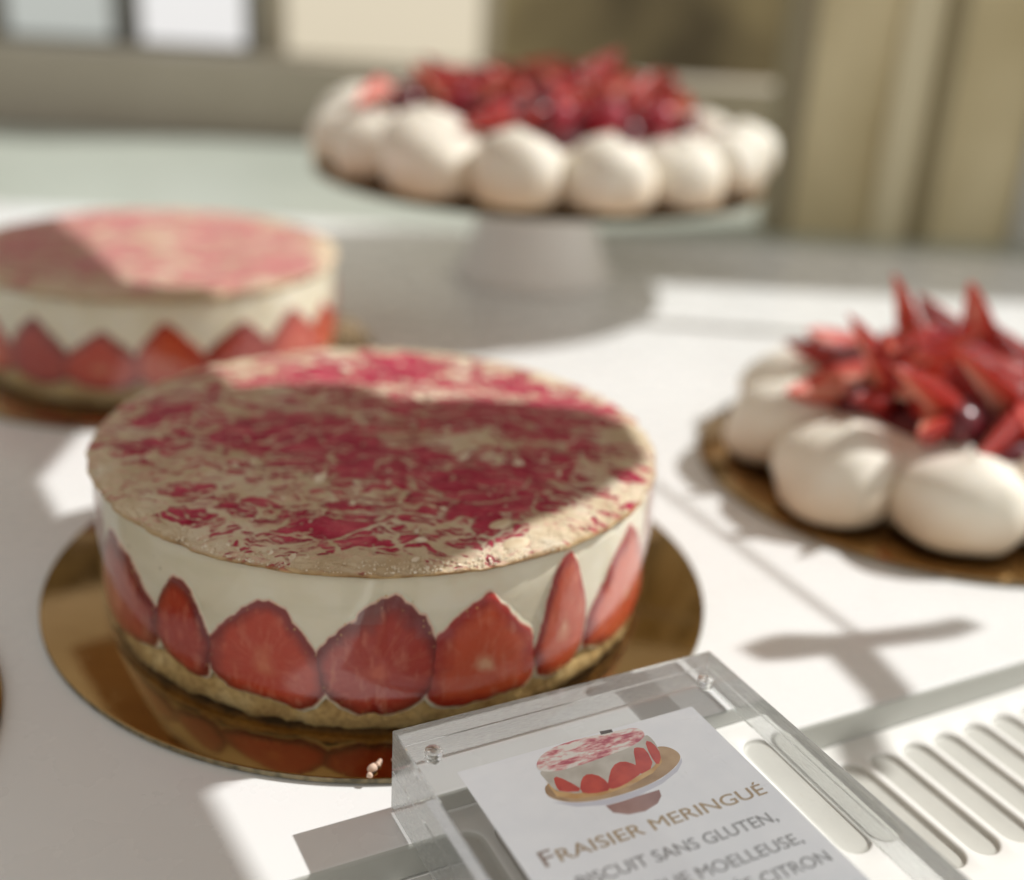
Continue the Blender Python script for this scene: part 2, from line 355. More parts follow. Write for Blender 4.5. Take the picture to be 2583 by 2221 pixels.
# far background, heavily out of focus
sill = obj('back_sill', boxm('back_sill', -1.6, .60, 1.02, 1.10, -.6, .085, mottled('sill_paint', (.38, .33, .255), (.47, .42, .34), 3)))
tag(sill, 'taupe sill running behind the counter', kind='structure')
gap = obj('back_channel', boxm('back_channel', -1.6, .60, 1.0, 1.02, -.3, -.004, plain('channel_dark', (.05, .045, .035), .7)))
tag(gap, 'dark channel between counter and sill', kind='structure')
wall = obj('back_wall', boxm('back_wall', -1.6, .95, 1.6, 1.65, -.6, .9, mottled('back_wall_paint', (.14, .115, .07), (.50, .42, .24), 4)))
tag(wall, 'dim olive brown shop wall far behind the cakes', kind='structure')
floor = obj('floor', mesh('floor', [(-3, -1.5, -.6), (3, -1.5, -.6), (3, 3, -.6), (-3, 3, -.6)], [(0, 1, 2, 3)], plain('floor_tile', (.30, .27, .22), .5), False)); tag(floor, 'shop floor', kind='structure')
rw = obj('side_wall', boxm('side_wall', .300, 1.4, .66, .70, -.6, .52, mottled('khaki_plaster', (.44, .36, .19), (.68, .59, .37), 7, sx=(1, 1, .6))))
tag(rw, 'khaki plaster wall at the right of the counter', kind='structure')
for bx0, bx1, bm_ in ((.412, .424, plain('batten_dark', (.30, .25, .14), .6)), (.372, .402, plain('batten_pale', (.64, .57, .38), .6)), (.50, .53, plain('batten_grey', (.50, .49, .44), .6))):
    obj('batten', boxm('batten', bx0, bx1, .650, .6595, -.3, .50, bm_), rw)
post = obj('wall_post', boxm('wall_post', .282, .2995,   .65, .70, -.6, .52, plain('olive_post_paint', (.27, .23, .14), .6))); tag(post, 'dark olive post at the left end of the khaki wall', 'post')
def pane(name, x0, x1, z0, z1, y, glass, frame, label, cat, grp=None):
    t = empty(name, ((x0+x1)/2, y, z0), 0, label, cat, grp); hx = (x1-x0)/2; h = z1-z0
    obj('pane', boxm('pane', -hx, hx, .004, .008, 0, h, glass), t)
    for a, b in ((-hx-.02, -hx), (hx, hx+.02)): obj('frame', boxm('frame', a, b, 0, .012, -.012, h+.02, frame), t)
    obj('frame', boxm('frame', -hx, hx, 0, .012, -.012, 0, frame), t); obj('frame', boxm('frame', -hx, hx, 0, .012, h, h+.02, frame), t)
    return t
DK = plain('dark_frame_paint', (.22, .22, .20), .5)
pane('window', -.56, -.435, .090, .5, 1.12, emit('daylit_pane_grey', (.86, .9, .84), .52), DK, 'narrow greyish daylit window at the far left', 'window')
pane('window', -.40, -.275, .090, .5, 1.12, emit('daylit_pane_white', (1, .985, .97), .80), DK, 'bright white daylit window left of the cream blind', 'window')
pane('window', -.225, .01, .085, .5, 1.12, emit('daylit_pane_cream', (1, .88, .66), .68), plain('cream_frame_paint', (.5, .45, .35), .5), 'wide cream blind glowing with daylight behind the rear pavlova', 'window')

# unseen overhead rack inferred from its shadows, added to throw shade on the cakes
rack = empty('shade_rack', (.1, .2, .30), 0, 'unseen oak shelf rack added above the counter to cast shade', 'rack')
def ov(poly): return [(x-.1, y-.2) for x, y in poly]
obj('shelf_board', prism('shelf_board', ov([(-.05, .485), (.332, -.15), (.02, -.33), (-.35, .31)]), 0, .02, WOOD), rack)
def rod(name, p0, p1, r, mat, parent, n=10):
    p0, p1 = Vector(p0), Vector(p1); d = (p1-p0); q = d.to_track_quat('Z', 'Y'); L = d.length
    V = [(r*math.cos(2*math.pi*k/n), r*math.sin(2*math.pi*k/n), z) for z in (0, L) for k in range(n)]
    F = [(k, (k+1) % n, n+(k+1) % n, n+k) for k in range(n)]+[tuple(range(n))[::-1], tuple(range(n, 2*n))]
    o = obj(name, mesh(name, V, F, mat), parent, p0); o.rotation_euler = q.to_euler(); return o
rod('rail', (.28, .062, .002), (.362, -.105, .002), .0014, STEEL, rack)
rod('rail', (.05, .29, .006), (.75, .25, .006), .006, STEEL, rack)
rod('hanger', (-.02, .05, .02), (-.02, .05, .8), .002, STEEL, rack)
rod('hanger', (.10, -.25, .02), (.10, -.25, .8), .002, STEEL, rack)
obj('bracket', prism('bracket', ov([(.417, .083), (.424, .075), (.436, .077), (.449, .081), (.456, .058), (.455, .038), (.465, .036), (.466, .058), (.460, .085), (.478, .090), (.496, .095), (.508, .103), (.500, .109), (.486, .103), (.466, .097), (.446, .092), (.428, .091)]), -.004, .004, STEEL), rack)  # outline shaped for the forked shadow right of the cake
cb = obj('shade_carton', boxm('shade_carton', .060, .146, .200, .275, .3202, .365, plain('white_carton', (.7, .68, .64), .7))); tag(cb, 'unseen white carton added on the rack to shade the counter', 'carton')  # added out of view to shade the counter left of the cake
tp = [(.05, .135), (.10, .142), (.15, .133), (.19, .139), (.225, .147), (.245, .131), (.275, .138), (.318, .137), (.336, .121), (.341, .092), (.318, .056), (.292, .029), (.268, .004), (.24, -.02), (.20, -.035), (.10, .02), (.05, .06)]  # unseen tray outline, shaped to the shade on the front cake top
tray = obj('shade_tray', prism('shade_tray', tp, .3205, .328, STEEL)); tag(tray, 'unseen steel tray on the rack, shaped to shade the front cake', 'tray')

# ------------------------------------------------------------------ cake boards
def board(loc, rad, label, group='gold cake boards'):
    t = empty('cake_board', loc, random.random()*6, label, 'cake board', group)
    obj('foil_top', lathe('foil_top', [(0, .0021), (rad*.5, .0021), (rad-.0006, .0021), (rad-.0001, .0019)], GOLD, 160), t)
    obj('card_edge', lathe('card_edge', [(rad-.0001, .0019), (rad, .0016), (rad, .0003), (rad-.0004, 0), (0, 0)], EDGE, 160), t)
    return t
random.seed(4)

# ------------------------------------------------------------------ fraisier cakes
BERRY = [
 [(-147,42.2),(-143.5,41),(-139.1,39),(-135.9,33.7),(-132.1,27.7),(-130.3,26.4),(-130.1,20.8),(-132,13.6),(-138.5,10.4),(-146,9),(-153,10),(-158,14),(-157,22),(-150,35.3)],
 [(-124,41.2),(-122,41.6),(-120,38.8),(-118.6,33.2),(-117.3,27.5),(-116,23.3),(-117.3,16.4),(-117.8,11.6),(-120.3,11.1),(-124.1,13),(-127.3,15.1),(-129.6,21.2),(-128.2,30.1),(-125.9,37.7)],
 [(-105,41.9),(-103,42.3),(-101.1,39),(-98.5,32.9),(-96.7,27.4),(-95.2,22.9),(-95.1,16.9),(-96.5,11.1),(-99.3,8.6),(-102.1,10),(-106.4,11.1),(-110.9,11.1),(-114.6,14.7),(-115.5,20.9),(-114.6,26.8),(-111.6,32.7),(-107.9,38.7)],
 [(-82.4,47.3),(-81,46.3),(-79.7,43.8),(-78.4,40.7),(-76.6,36.5),(-75.7,32.1),(-75.3,27.6),(-75.2,19.5),(-77.1,14.1),(-80.3,10.1),(-84.6,9.1),(-88.9,9.4),(-92.1,13.2),(-94.1,17.3),(-94.6,24.3),(-94,29.2),(-92.1,32.5),(-90,36.6),(-87.5,41.5),(-85.5,45.2)],
 [(-65.2,45.2),(-63.3,41),(-61.2,37),(-59.5,33.2),(-57.3,29.9),(-56.6,25.9),(-56.2,16.5),(-56.3,11.9),(-58.6,10.4),(-62.3,10.4),(-67,9.4),(-71.9,9.2),(-74.5,12.2),(-75,17.4),(-74.7,24.9),(-74.4,30.1),(-72.7,34.9),(-71,37.9),(-68.8,40.7)],
 [(-48.1,51.5),(-45.8,45.8),(-44.3,38.2),(-43.1,29.3),(-43.5,19.3),(-45.3,13.5),(-49.2,11),(-53.5,13),(-54.6,21),(-53.2,30.1),(-52.3,37.9),(-51.3,45.8),(-49.8,49.7)],
 [(-27.7,48.2),(-22,40),(-17,28),(-14,14),(-22,11),(-30,10.5),(-36,12),(-41,16),(-39.6,26.7),(-36,34.3),(-32.6,41.9)]]
def berry_outline(rng, c, wd, ht):
    tip = rng.uniform(-.18, .18); pts = []
    for k in range(18):
        a = 2*math.pi*k/18; s = math.sin(a); x = math.cos(a)
        if s > 0: x *= (1-s**1.5*.75); 
        y = s*(.62 if s > 0 else .38)
        pts.append((c+wd*.5*(x+tip*max(0, s))*rng.uniform(.94, 1.06), 10+ht*(y+.38)))
    return pts
def resample(poly, n):
    P = np.array(poly+[poly[0]], float); L = np.r_[0, np.cumsum(np.hypot(*(np.diff(P, axis=0)*[1.7, 1]).T))]
    t = np.linspace(0, L[-1], n, endpoint=False); Q = np.c_[np.interp(t, L, P[:, 0]), np.interp(t, L, P[:, 1])]
    for _ in range(1): Q = .5*Q+.25*(np.roll(Q, 1, 0)+np.roll(Q, -1, 0))
    return Q
def berry_half(poly, parent, mat, rng, Rc=.0975):
    n = 60; Q = resample(poly, n); c = Q.mean(0); Q = c+(Q-c)*[1.115, 1.07]; Q[:, 1] -= .6
    sd = rng.randrange(999)
    nz = noise(np.c_[Q*[1.7, 1], np.zeros(n)], .55, sd, 2); 
    nz2 = noise(np.c_[Q*[1.7, 1], np.zeros(n)], 1.5, sd+1, 2)
    Q = c+(Q-c)*(1+.024*nz[:, None]+.012*nz2[:, None]); ck = c+np.array([rng.uniform(-1, 1), rng.uniform(-5, -2)])
    V = []; rad = []; ca = []; sa = []; loops = [(1.09, .0001), (1.05, .0005), (1.0, .0009), (.985, .0013), (.94, .0016), (.84, .00185), (.68, .00195), (.48, .0020), (.26, .0020)]
    for s, dr in loops:
        for q in Q:
            cc = c*s+ck*(1-s); p = cc+(q-c)*s; a = R(p[0]); rr = Rc+dr; V.append((rr*math.cos(a), rr*math.sin(a), p[1]*.001)); rad.append(s if s <= 1 else 1+(s-1)*2.2); dv = (q-c)*[1.7, 1]; dv = dv/np.hypot(*dv); ca.append(dv[0]); sa.append(dv[1])
    F = [(i*n+k, i*n+(k+1) % n, (i+1)*n+(k+1) % n, (i+1)*n+k) for i in range(len(loops)-1) for k in range(n)]
    a = R(ck[0]); V.append(((Rc+.0020)*math.cos(a), (Rc+.0020)*math.sin(a), ck[1]*.001)); rad.append(0); ca.append(0); sa.append(0)
    F += [((len(loops)-1)*n+k, (len(loops)-1)*n+(k+1) % n, len(V)-1) for k in range(n)]
    me = mesh('strawberry_half', V, F, mat, True, attr={'rad': rad, 'ca': ca, 'sa': sa}); return obj('strawberry_half', me, parent)
def ring(name, parent, mat, prof, n, amp, sc_, seed, axis_amp=0):
    m_ = len(prof); a = np.linspace(0, 2*np.pi, n, endpoint=False); V = []
    for (r, z) in prof: V.append(np.c_[r*np.cos(a), r*np.sin(a), np.full(n, z)])
    V = np.concatenate(V); d = noise(V, sc_, seed, 4)*amp
    rr = np.hypot(V[:, 0], V[:, 1])+1e-9; V[:, :2] *= (1+np.where(rr > .05, d/rr, 0))[:, None]; V[:, 2] += noise(V, sc_*.8, seed+7, 3)*axis_amp
    F = [(i*n+k, i*n+(k+1) % n, (i+1)*n+(k+1) % n, (i+1)*n+k) for i in range(m_-1) for k in range(n)]
    return obj(name, mesh(name, V, F, mat), parent)
def lid(parent, mat, seed, nr, nt, gran):
    rs = np.r_[np.linspace(0, .088, nr), np.linspace(.0885, .0985, int(nr*.28))]
    a = np.linspace(0, 2*np.pi, nt, endpoint=False)
    # top
    rr, aa = np.meshgrid(rs, a, indexing='ij'); x = (rr*np.cos(aa)).ravel(); y = (rr*np.sin(aa)).ravel(); r = rr.ravel()
    P = np.c_[x, y, 0*x]
    e = np.clip((r-.086)/.0125, 0, 1)
    z = .0602-.0022*(r/.0985)**2-.0017*e**2.6
    z += noise(P, 32, seed, 2)*.00075*(1-.5*e)+noise(P, 120, seed+5, 3)*.00030
    cr = noise(P, 75, seed+9, 2); z -= np.clip(.10-np.abs(cr), 0, .1)*.004
    z += noise(P, 420, seed+20, 2)*gran*(.35+1.6*e)+np.abs(noise(P, 900, seed+30, 1))*gran*1.2*e
    edge = noise(np.c_[.0985*np.cos(aa).ravel(), .0985*np.sin(aa).ravel(), 0*x], 140, seed+40, 3)*.0006*np.clip((r-.08)/.0185, 0, 1)
    sc_ = (r+edge)/np.maximum(r, 1e-6); V = [np.c_[x*sc_, y*sc_, z]]
    rim = [np.clip((r-.074)/.023, 0, 1)**1.6]; side = [np.clip((r-.0979)/.0006, 0, 1)*.5]
    last = V[0][-nt:]
    for dr, zz, s in ((.0003, .0556, .8), (.0001, .0550, 1), (-.0004, .0546, 1), (-.0024, .0542, 1)):
        l = np.hypot(last[:, 0], last[:, 1]); k = (l+dr)/l
        lift = np.clip(noise(last*[1, 1, 0], 30, seed+60, 2), 0, 1)*.0010
        V.append(np.c_[last[:, 0]*k, last[:, 1]*k, np.full(nt, zz)+lift]); rim.append(np.ones(nt)); side.append(np.full(nt, s))
    V = np.concatenate(V); m_ = len(rs)+4
    F = [(i*nt+k, (i+1)*nt+k, (i+1)*nt+(k+1) % nt, i*nt+(k+1) % nt) for i in range(m_-1) for k in range(nt)]
    return obj('meringue_lid', mesh('meringue_lid', V, F, mat, True, attr={'rim': np.concatenate(rim), 'side': np.concatenate(side)}), parent, (-.0008, 0, 0), (0, 0, 0), (1.018, 1.012, 1))
def flake(parent, x, y, z, rz, s, mat, tilt=.1):
    n = 14; V = [(0, 0, .0010)]
    for q, h in ((.55, .0010), (.9, .0006), (1, 0), (.9, -.0005)):
        for k in range(n):
            a = 2*math.pi*k/n; V.append((q*.0052*math.cos(a)*(1+.12*math.cos(a)), q*.0028*math.sin(a), h))
    F = [(0, 1+k, 1+(k+1) % n) for k in range(n)]+[(1+i*n+k, 1+(i+1)*n+k, 1+(i+1)*n+(k+1) % n, 1+i*n+(k+1) % n) for i in range(3) for k in range(n)]
    o = obj('almond_flake', mesh('almond_flake', V, F, mat), parent, (x, y, z), (tilt, -tilt, rz), s); return o
ALM = mottled('almond_flake_skin', (.66, .52, .34), (.78, .66, .47), 200)
def fraisier(loc, rz, outlines, seed, label, hi):
    rng = random.Random(seed)
    t = empty('strawberry_cake', loc, rz, label, 'cake', 'layered strawberry cream cakes')
    n = 220 if hi else 120
    ring('sponge_base', t, BISC, [(0, .0004), (.0955, .0004), (.0972, .0016), (.0975, .005), (.0972, .009), (.0955, .0122), (.09, .0128), (0, .0125)], 420 if hi else 160, .0012, 160, seed, .0012)
    ring('cream_filling', t, CREAM, [(0, .012), (.0955, .0120), (.0974, .0122), (.0976, .014), (.0978, .03), (.0979, .050), (.0977, .0535), (.0968, .0542), (.09, .0544), (0, .0544)], n, .00018, 60, seed+3)
    for i, p in enumerate(outlines): berry_half(p, t, CUT[(i*2+1) % 3 if not hi else (1, 1, 0, 1, 2, 2, 2)[i] if i < 7 else i % 3], rng)  # front cake: darker mix at left for shade, paler at right for sun
    lid(t, m_lid(seed*.37, 0. if hi else .38), seed, 120 if hi else 50, 700 if hi else 240, .00024)
    fl = obj('acetate_film', mesh('acetate_film', [(.1002*math.cos(2*math.pi*k/n), .1002*math.sin(2*math.pi*k/n), z) for z in (.0008, .0547) for k in range(n)],
             [(k, (k+1) % n, n+(k+1) % n, n+k) for k in range(n)], FILM), t)
    return t
rng = random.Random(11)
extra = [berry_outline(rng, c, rng.uniform(15, 20), rng.uniform(28, 36)) for c in range(4, 196, 20)]
main_b = board((.0006, .0037, 0.0004), .1232, 'gold foil card board under the front strawberry cake')
cake = fraisier((0, 0, .0026), 0, BERRY+extra, 3, 'large strawberry cream cake wrapped in clear film, nearest the camera', True)
flake(cake, .0475, -.0800, .0573, .5, 1.0, ALM, .12); flake(cake, -.012, -.081, .0568, -.3, .8, ALM, -.1); flake(cake, .043, -.0705, .0590, .2, .75, ALM, .3)
def bits(name, N, rfun, zoff, size, thick, mat, seed):
    rg = np.random.default_rng(seed); V = []; F = []
    for i in range(N):
        r_, a_ = rfun(rg); sz = size[0]+(size[1]-size[0])*rg.random()**2; n_ = 6; b_ = len(V)
        e_ = min(1, max(0, (r_-.086)/.0125)); z_ = .0602-.0022*(r_/.0985)**2-.0017*e_**2.6+zoff
        asp = rg.uniform(.4, 1); ro = rg.uniform(0, 6.28); tx, ty = rg.normal(0, .22, 2)
        for h_, q_ in ((-.5, .85), (.5, 1.)):
            for k in range(n_):
                t_ = 6.283*k/n_; rr = sz*q_*rg.uniform(.7, 1.1); x, y = rr*math.cos(t_), rr*asp*math.sin(t_)
                x, y = x*math.cos(ro)-y*math.sin(ro), x*math.sin(ro)+y*math.cos(ro)
                V.append((r_*math.cos(a_)+x, r_*math.sin(a_)+y, z_+h_*thick*sz+tx*x+ty*y))
        F.append(tuple(range(b_+n_, b_+2*n_))); F.append(tuple(range(b_, b_+n_))[::-1])
        F += [(b_+k, b_+(k+1) % n_, b_+n_+(k+1) % n_, b_+n_+k) for k in range(n_)]
    o = obj(name, mesh(name, V, F, mat, False), cake, (-.0008, 0, 0)); o['kind'] = 'stuff'; return o
SUG = mottled('sugar_crust_flake', (.74, .62, .45), (.88, .80, .66), 300, .95); SUG.node_tree.nodes['Principled BSDF'].inputs['Specular IOR Level'].default_value = .1
bits('crust_flakes', 110, lambda g: (.096*math.sqrt(g.random()), g.uniform(0, 6.283)), .0004, (.0006, .0030), .22, SUG, 5)
bits('rim_crumbs', 2200, lambda g: (.0935+.0062*g.random()**.6, g.uniform(0, 6.283)), .0001, (.00022, .0007), .9, SUG, 6)
# overlap of the film ends, a doubled strip
n = 16; a0, a1 = R(-91), R(-84)
obj('film_overlap', mesh('film_overlap', [(.1006*math.cos(a0+(a1-a0)*k/n), .1006*math.sin(a0+(a1-a0)*k/n), z) for z in (.040, .0546) for k in range(n+1)], [(k, k+1, n+2+k, n+1+k) for k in range(n)], FILM), cake)

b2 = board((-.152, .252, .0004), .1232, 'gold foil card board under the rear left strawberry cake')
o2 = [berry_outline(rng, c, rng.uniform(19, 24), rng.uniform(27, 35)) for c in range(-178, 180, 20)]
fraisier((-.150, .252, .0026), .12, o2, 21, 'blurred strawberry cream cake behind at the left, half in shade', False)
board((-.2245, -.130, .0004), .1232, 'gold board of which only a sliver shows at the left picture edge')

# crumbs on the front board
CRUMB = mottled('sponge_crumb', (.62, .42, .30), (.80, .62, .50), 300)
for i, (x, y, s) in enumerate(((.0095, -.1160, 1.5), (.0108, -.1135, .9), (.0112, -.1121, .8), (.0089, -.1186, .9), (.0150, -.1110, .5))):
    rg = random.Random(i); ph = [rg.uniform(0, 6) for _ in range(3)]
    me = lathe('crumb', [(0, 0), (.0007, .0001), (.0010, .0006), (.0009, .0012), (.0005, .0016), (0, .0017)], CRUMB, 12, lambda x, y, z, r, a: (x*(1+.25*math.sin(2*a+ph[0])), y*(1+.2*math.sin(3*a+ph[1])), z))
    c = obj('crumb', me, None, (x, y, .0026), (0, 0, ph[2]), s); tag(c, ('largest pale crumb near the front rim of the gold board', 'small crumb just behind the largest one on the gold board', 'rearmost of the pale crumbs on the gold board', 'white crumb at the very edge of the gold board', 'tiny crumb right of the others on the gold board')[i], 'crumb', 'crumbs on the front board')

# ------------------------------------------------------------------ pavlovas
def kiss_mesh(seed):
    rg = random.Random(seed); lx, ly = rg.uniform(-.12, .12), rg.uniform(-.12, .12)
    prof = [(0, 0), (.66, .0), (.86, .04), (.98, .20), (1.02, .40), (1.0, .60), (.92, .80), (.78, .97), (.58, 1.10), (.36, 1.18), (.17, 1.22), (.06, 1.24), (0, 1.245)]
    # densify
    p = np.array(prof); t = np.linspace(0, len(p)-1, 30); r = np.interp(t, range(len(p)), p[:, 0]); z = np.interp(t, range(len(p)), p[:, 1])
    for _ in range(2): r[1:-1] = .25*r[:-2]+.5*r[1:-1]+.25*r[2:]; z[1:-1] = .25*z[:-2]+.5*z[1:-1]+.25*z[2:]
    N = 40; a = np.linspace(0, 2*np.pi, N, endpoint=False); V = np.concatenate([np.c_[ri*np.cos(a), ri*np.sin(a), np.full(N, zi)] for ri, zi in zip(r, z)])
    d = noise(V, .9, seed, 2)*.10+noise(V, 3, seed+4, 2)*.02; an = np.arctan2(V[:, 1], V[:, 0]); zz = V[:, 2]; V[:, :2] *= (1+d+.030*np.sin(an+zz*5.5+seed)*np.clip(zz, 0, 1)+.02*np.sin(2*an-zz*4+seed*2))[:, None]
    V[:, 2] *= 1+.05*np.sin(an+seed)*np.clip(zz, 0, 1)
    sw = np.repeat(z, N); V[:, 0] += lx*(sw/1.2)**2; V[:, 1] += ly*(sw/1.2)**2
    V *= .5; V[:, 2] *= 1.0
    F = [(i*N+k, i*N+(k+1) % N, (i+1)*N+(k+1) % N, (i+1)*N+k) for i in range(29) for k in range(N)]
    return V, F
def wedge_mesh(seed):
    rg = random.Random(seed); n, m_ = 12, 10; half = rg.uniform(.75, 1.1)
    V = []; F = []; rad = []; mi = []
    s = np.linspace(0, 1, m_); prof = np.minimum(1, s/.22+.42)*(1-s)**.72*.50+.008
    def idx(i, k): return i*(n+1)+k
    for i in range(m_):
        for k in range(n+1):
            a = -half+2*half*k/n; V.append((prof[i]*math.cos(a), prof[i]*math.sin(a), s[i]*1.32)); rad.append(1)
    for i in range(m_-1):
        for k in range(n): F.append((idx(i, k), idx(i, k+1), idx(i+1, k+1), idx(i+1, k))); mi.append(0)
    o = len(V)   # cut faces: outer edge -> mid -> axis
    for sgn, a in ((0, -half), (1, half)):
        b = len(V)
        for i in range(m_):
            for q in (1, .6, .25, 0): V.append((prof[i]*math.cos(a)*q, prof[i]*math.sin(a)*q, s[i]*1.32)); rad.append(max(q, (s[i]-.7)*2.2))
        for i in range(m_-1):
            for k in range(3):
                f = (b+i*4+k, b+(i+1)*4+k, b+(i+1)*4+k+1, b+i*4+k+1); F.append(f if sgn == 0 else f[::-1]); mi.append(1)
    b = len(V); V.append((0, 0, 0)); rad.append(.2)
    for k in range(n): F.append((b, idx(0, k+1), idx(0, k))); mi.append(1)
    return mesh('strawberry_wedge', V, F, [SKIN, FLESH], True, mi, {'rad': rad})
def rasp_mesh(seed):
    N, Mr = 36, 22; V = []
    pts = []
    for k in range(46):
        zz = 1-2*(k+.5)/46; a = k*2.39996+seed; q = math.sqrt(1-zz*zz); pts.append((q*math.cos(a), q*math.sin(a), zz))
    pts = np.array(pts)
    u = np.linspace(0.02, np.pi-.02, Mr); a = np.linspace(0, 2*np.pi, N, endpoint=False); uu, aa = np.meshgrid(u, a, indexing='ij')
    D = np.c_[(np.sin(uu)*np.cos(aa)).ravel(), (np.sin(uu)*np.sin(aa)).ravel(), np.cos(uu).ravel()]
    dd = np.arccos(np.clip((D@pts.T).max(1), -1, 1)); rr = .82+.20*np.sqrt(np.clip(1-(dd/.34)**2, 0, 1))
    V = D*rr[:, None]*.5; V[:, 2] *= 1.15
    F = [(i*N+k, (i+1)*N+k, (i+1)*N+(k+1) % N, i*N+(k+1) % N) for i in range(Mr-1) for k in range(N)]
    return mesh('raspberry', V, F, RASP)
def sph(name, mat):
    N, Mr = 24, 14; u = np.linspace(.001, np.pi-.001, Mr); V = []; F = []
    for i in range(Mr):
        for k in range(N):
            a = 2*math.pi*k/N; V.append((.5*math.sin(u[i])*math.cos(a), .5*math.sin(u[i])*math.sin(a), .46*math.cos(u[i])))
    F = [(i*N+k, (i+1)*N+k, (i+1)*N+(k+1) % N, i*N+(k+1) % N) for i in range(Mr-1) for k in range(N)]
    return mesh(name, V, F, mat)
KM = [kiss_mesh(s) for s in (1, 2, 3, 4, 5)]
WM = [wedge_mesh(s) for s in (1, 2, 3)]; RM = [rasp_mesh(s) for s in (0, 1)]; DM = sph('cherry', DARK)
def pavlova(loc, label, ringr, nk, kd, kh, phase, hr, heap, seed, special=()):
    rg = random.Random(seed)
    t = empty('meringue_pavlova', loc, 0, label, 'pavlova', 'meringue pavlovas topped with red berries')
    bs = 1.10 if seed == 5 else 1.02
    lathe_p = [(0, 0), (ringr*bs*.94, 0), (ringr*bs*.99, .004), (ringr*bs, .012), (ringr*bs*.94, kh*.42), (ringr*bs*.86, kh*.62), (ringr*.78, kh*.77), (ringr*.62, kh*.83), (ringr*.4, kh*.82), (0, kh*.80)]
    obj('meringue_base', lathe('meringue_base', lathe_p, MER, 72, lambda x, y, z, r, a: (x*(1+.02*math.sin(7*a)), y*(1+.02*math.sin(5*a+1)), z+.001*math.sin(9*a+r*90))), t)
    meshes = []
    for V, F in KM:
        W = np.array(V); W[:, :2] *= kd; W[:, 2] *= kh/.622; meshes.append(mesh('meringue_kiss', W, F, MER))
    for k in range(nk):
        a = phase+2*math.pi*k/nk; s = rg.uniform(.88, 1.08); rr = ringr*rg.uniform(.97, 1.03)
        obj('meringue_kiss', meshes[(k*2+seed) % 5], t, (rr*math.cos(a), rr*math.sin(a), .0006), (rg.uniform(-.05, .05), rg.uniform(-.05, .05), rg.uniform(0, 6)), (s*rg.uniform(.94, 1.1), s, s*rg.uniform(.88, 1.03)))
    zt = kh*.80
    obj('dark_berry_fill', lathe('dark_berry_fill', [(0, zt+.010), (hr*.5, zt+.009), (hr*.8, zt+.006), (hr*.98, zt+.001), (hr*1.02, zt-.004), (hr, zt-.008)], DARK, 60, lambda x, y, z, r, a: (x*(1+.05*math.sin(5*a+1)), y*(1+.05*math.sin(7*a)), z+.0012*math.sin(11*a+r*300))), t, ((.007 if seed == 5 else 0), 0, 0))  # dark dome added to darken the gaps between the berries
    for k in range(heap):
        q = hr*math.sqrt(rg.random()); a = rg.uniform(0, 6.283); xo = .007 if seed == 5 else 0; h = zt+.004+rg.random()*.008+(1-(q/hr)**2)*.004
        kind = rg.random(); p = (q*math.cos(a)+xo, q*math.sin(a), h)
        if kind < .50: obj('strawberry_wedge', rg.choice(WM), t, p, (rg.choice((-1, 1))*rg.uniform(.8, 1.9), rg.uniform(-.5, .5), rg.uniform(0, 6)), rg.uniform(.025, .034))
        elif kind < .66: obj('raspberry', rg.choice(RM), t, p, (rg.uniform(-1, 1), rg.uniform(-1, 1), 0), rg.uniform(.018, .022))
        else: obj('cherry', DM, t, (p[0], p[1], p[2]-.004), (rg.random(), rg.random(), 0), rg.uniform(.018, .023))
    for (x, y, z, rx, ry, rz, s) in special: obj('strawberry_wedge', WM[0], t, (x, y, z), (rx, ry, rz), s)
    return t
board((.258, .132, .0004), .1145, 'gold foil card board under the pavlova at the right edge')
PV = pavlova((.258, .132, .0026), 'pavlova with big white meringues and berries cut by the right picture edge', .0775, 9, .057, .043, R(-143), .060, 105, 5,
    special=((-.040, -.024, .041, R(-20), R(-38), R(-30), .034), (-.020, -.043, .039, R(15), R(-46), R(0), .034), (.008, -.040, .041, R(-12), R(-40), R(20), .033), (-.018, .030, .050, R(8), R(-16), 0, .031), (.020, .026, .050, R(-12), R(-14), 1, .030)))
# raised rear pavlova on its pedestal
PC = (.068, .462)
stand = empty('cake_stand', (PC[0], PC[1], 0), 0, 'white ceramic pedestal stand carrying the rear pavlova', 'cake stand')
obj('foot', lathe('foot', [(0, 0), (.058, 0), (.060, .003), (.057, .007), (.052, .016), (.047, .028), (.043, .043), (.041, .056), (.040, .066), (0, .067)], STAND, 72), stand)
obj('plate', lathe('plate', [(0, .0660), (.05, .0663), (.130, .0695), (.144, .0730), (.146, .0754), (.142, .0754), (.1, .0745), (0, .0740)], STAND, 96), stand)
board((PC[0], PC[1], .0757), .161, 'gold foil card board on the pedestal stand')
pavlova((PC[0], PC[1], .0780), 'whole blurred pavlova on the pedestal stand at the back', .133, 15, .066, .048, R(-98), .107, 165, 8)

# ------------------------------------------------------------------ acrylic sign block
TH = .0135; WD, LN = .1057, .150; GAP = .0004
sg = empty('acrylic_sign', (.0162, -.1301, .0010), A0, 'thick clear acrylic sign block holding a printed cake label', 'sign')
SAWN = m_sawn(); CH = .00035
def shell(name, rings, top):
    V = []; F = []; mi = []
    def quad(p, m_): F.append(tuple(range(len(V), len(V)+4))); V.extend(p); mi.append(m_)
    def rect(ins, z): return [(ins, -ins, z), (WD-ins, -ins, z), (WD-ins, -LN+ins, z), (ins, -LN+ins, z)]
    for (i0, z0), (i1, z1) in zip(rings[:-1], rings[1:]):
        a_, b_ = rect(i0, z0), rect(i1, z1)
        for k in range(4): k2 = (k+1) % 4; quad([a_[k2], a_[k], b_[k], b_[k2]], 1)
    if top: quad(rect(*rings[-1])[::-1], 0)
    o = obj(name, mesh(name, V, F, [ACR, SAWN], True, mi), sg); o.cycles.is_caustics_caster = True; return o
shell('lower_plate', [(CH, 0), (0, CH), (0, TH-.0003), (.0003, TH)], False)
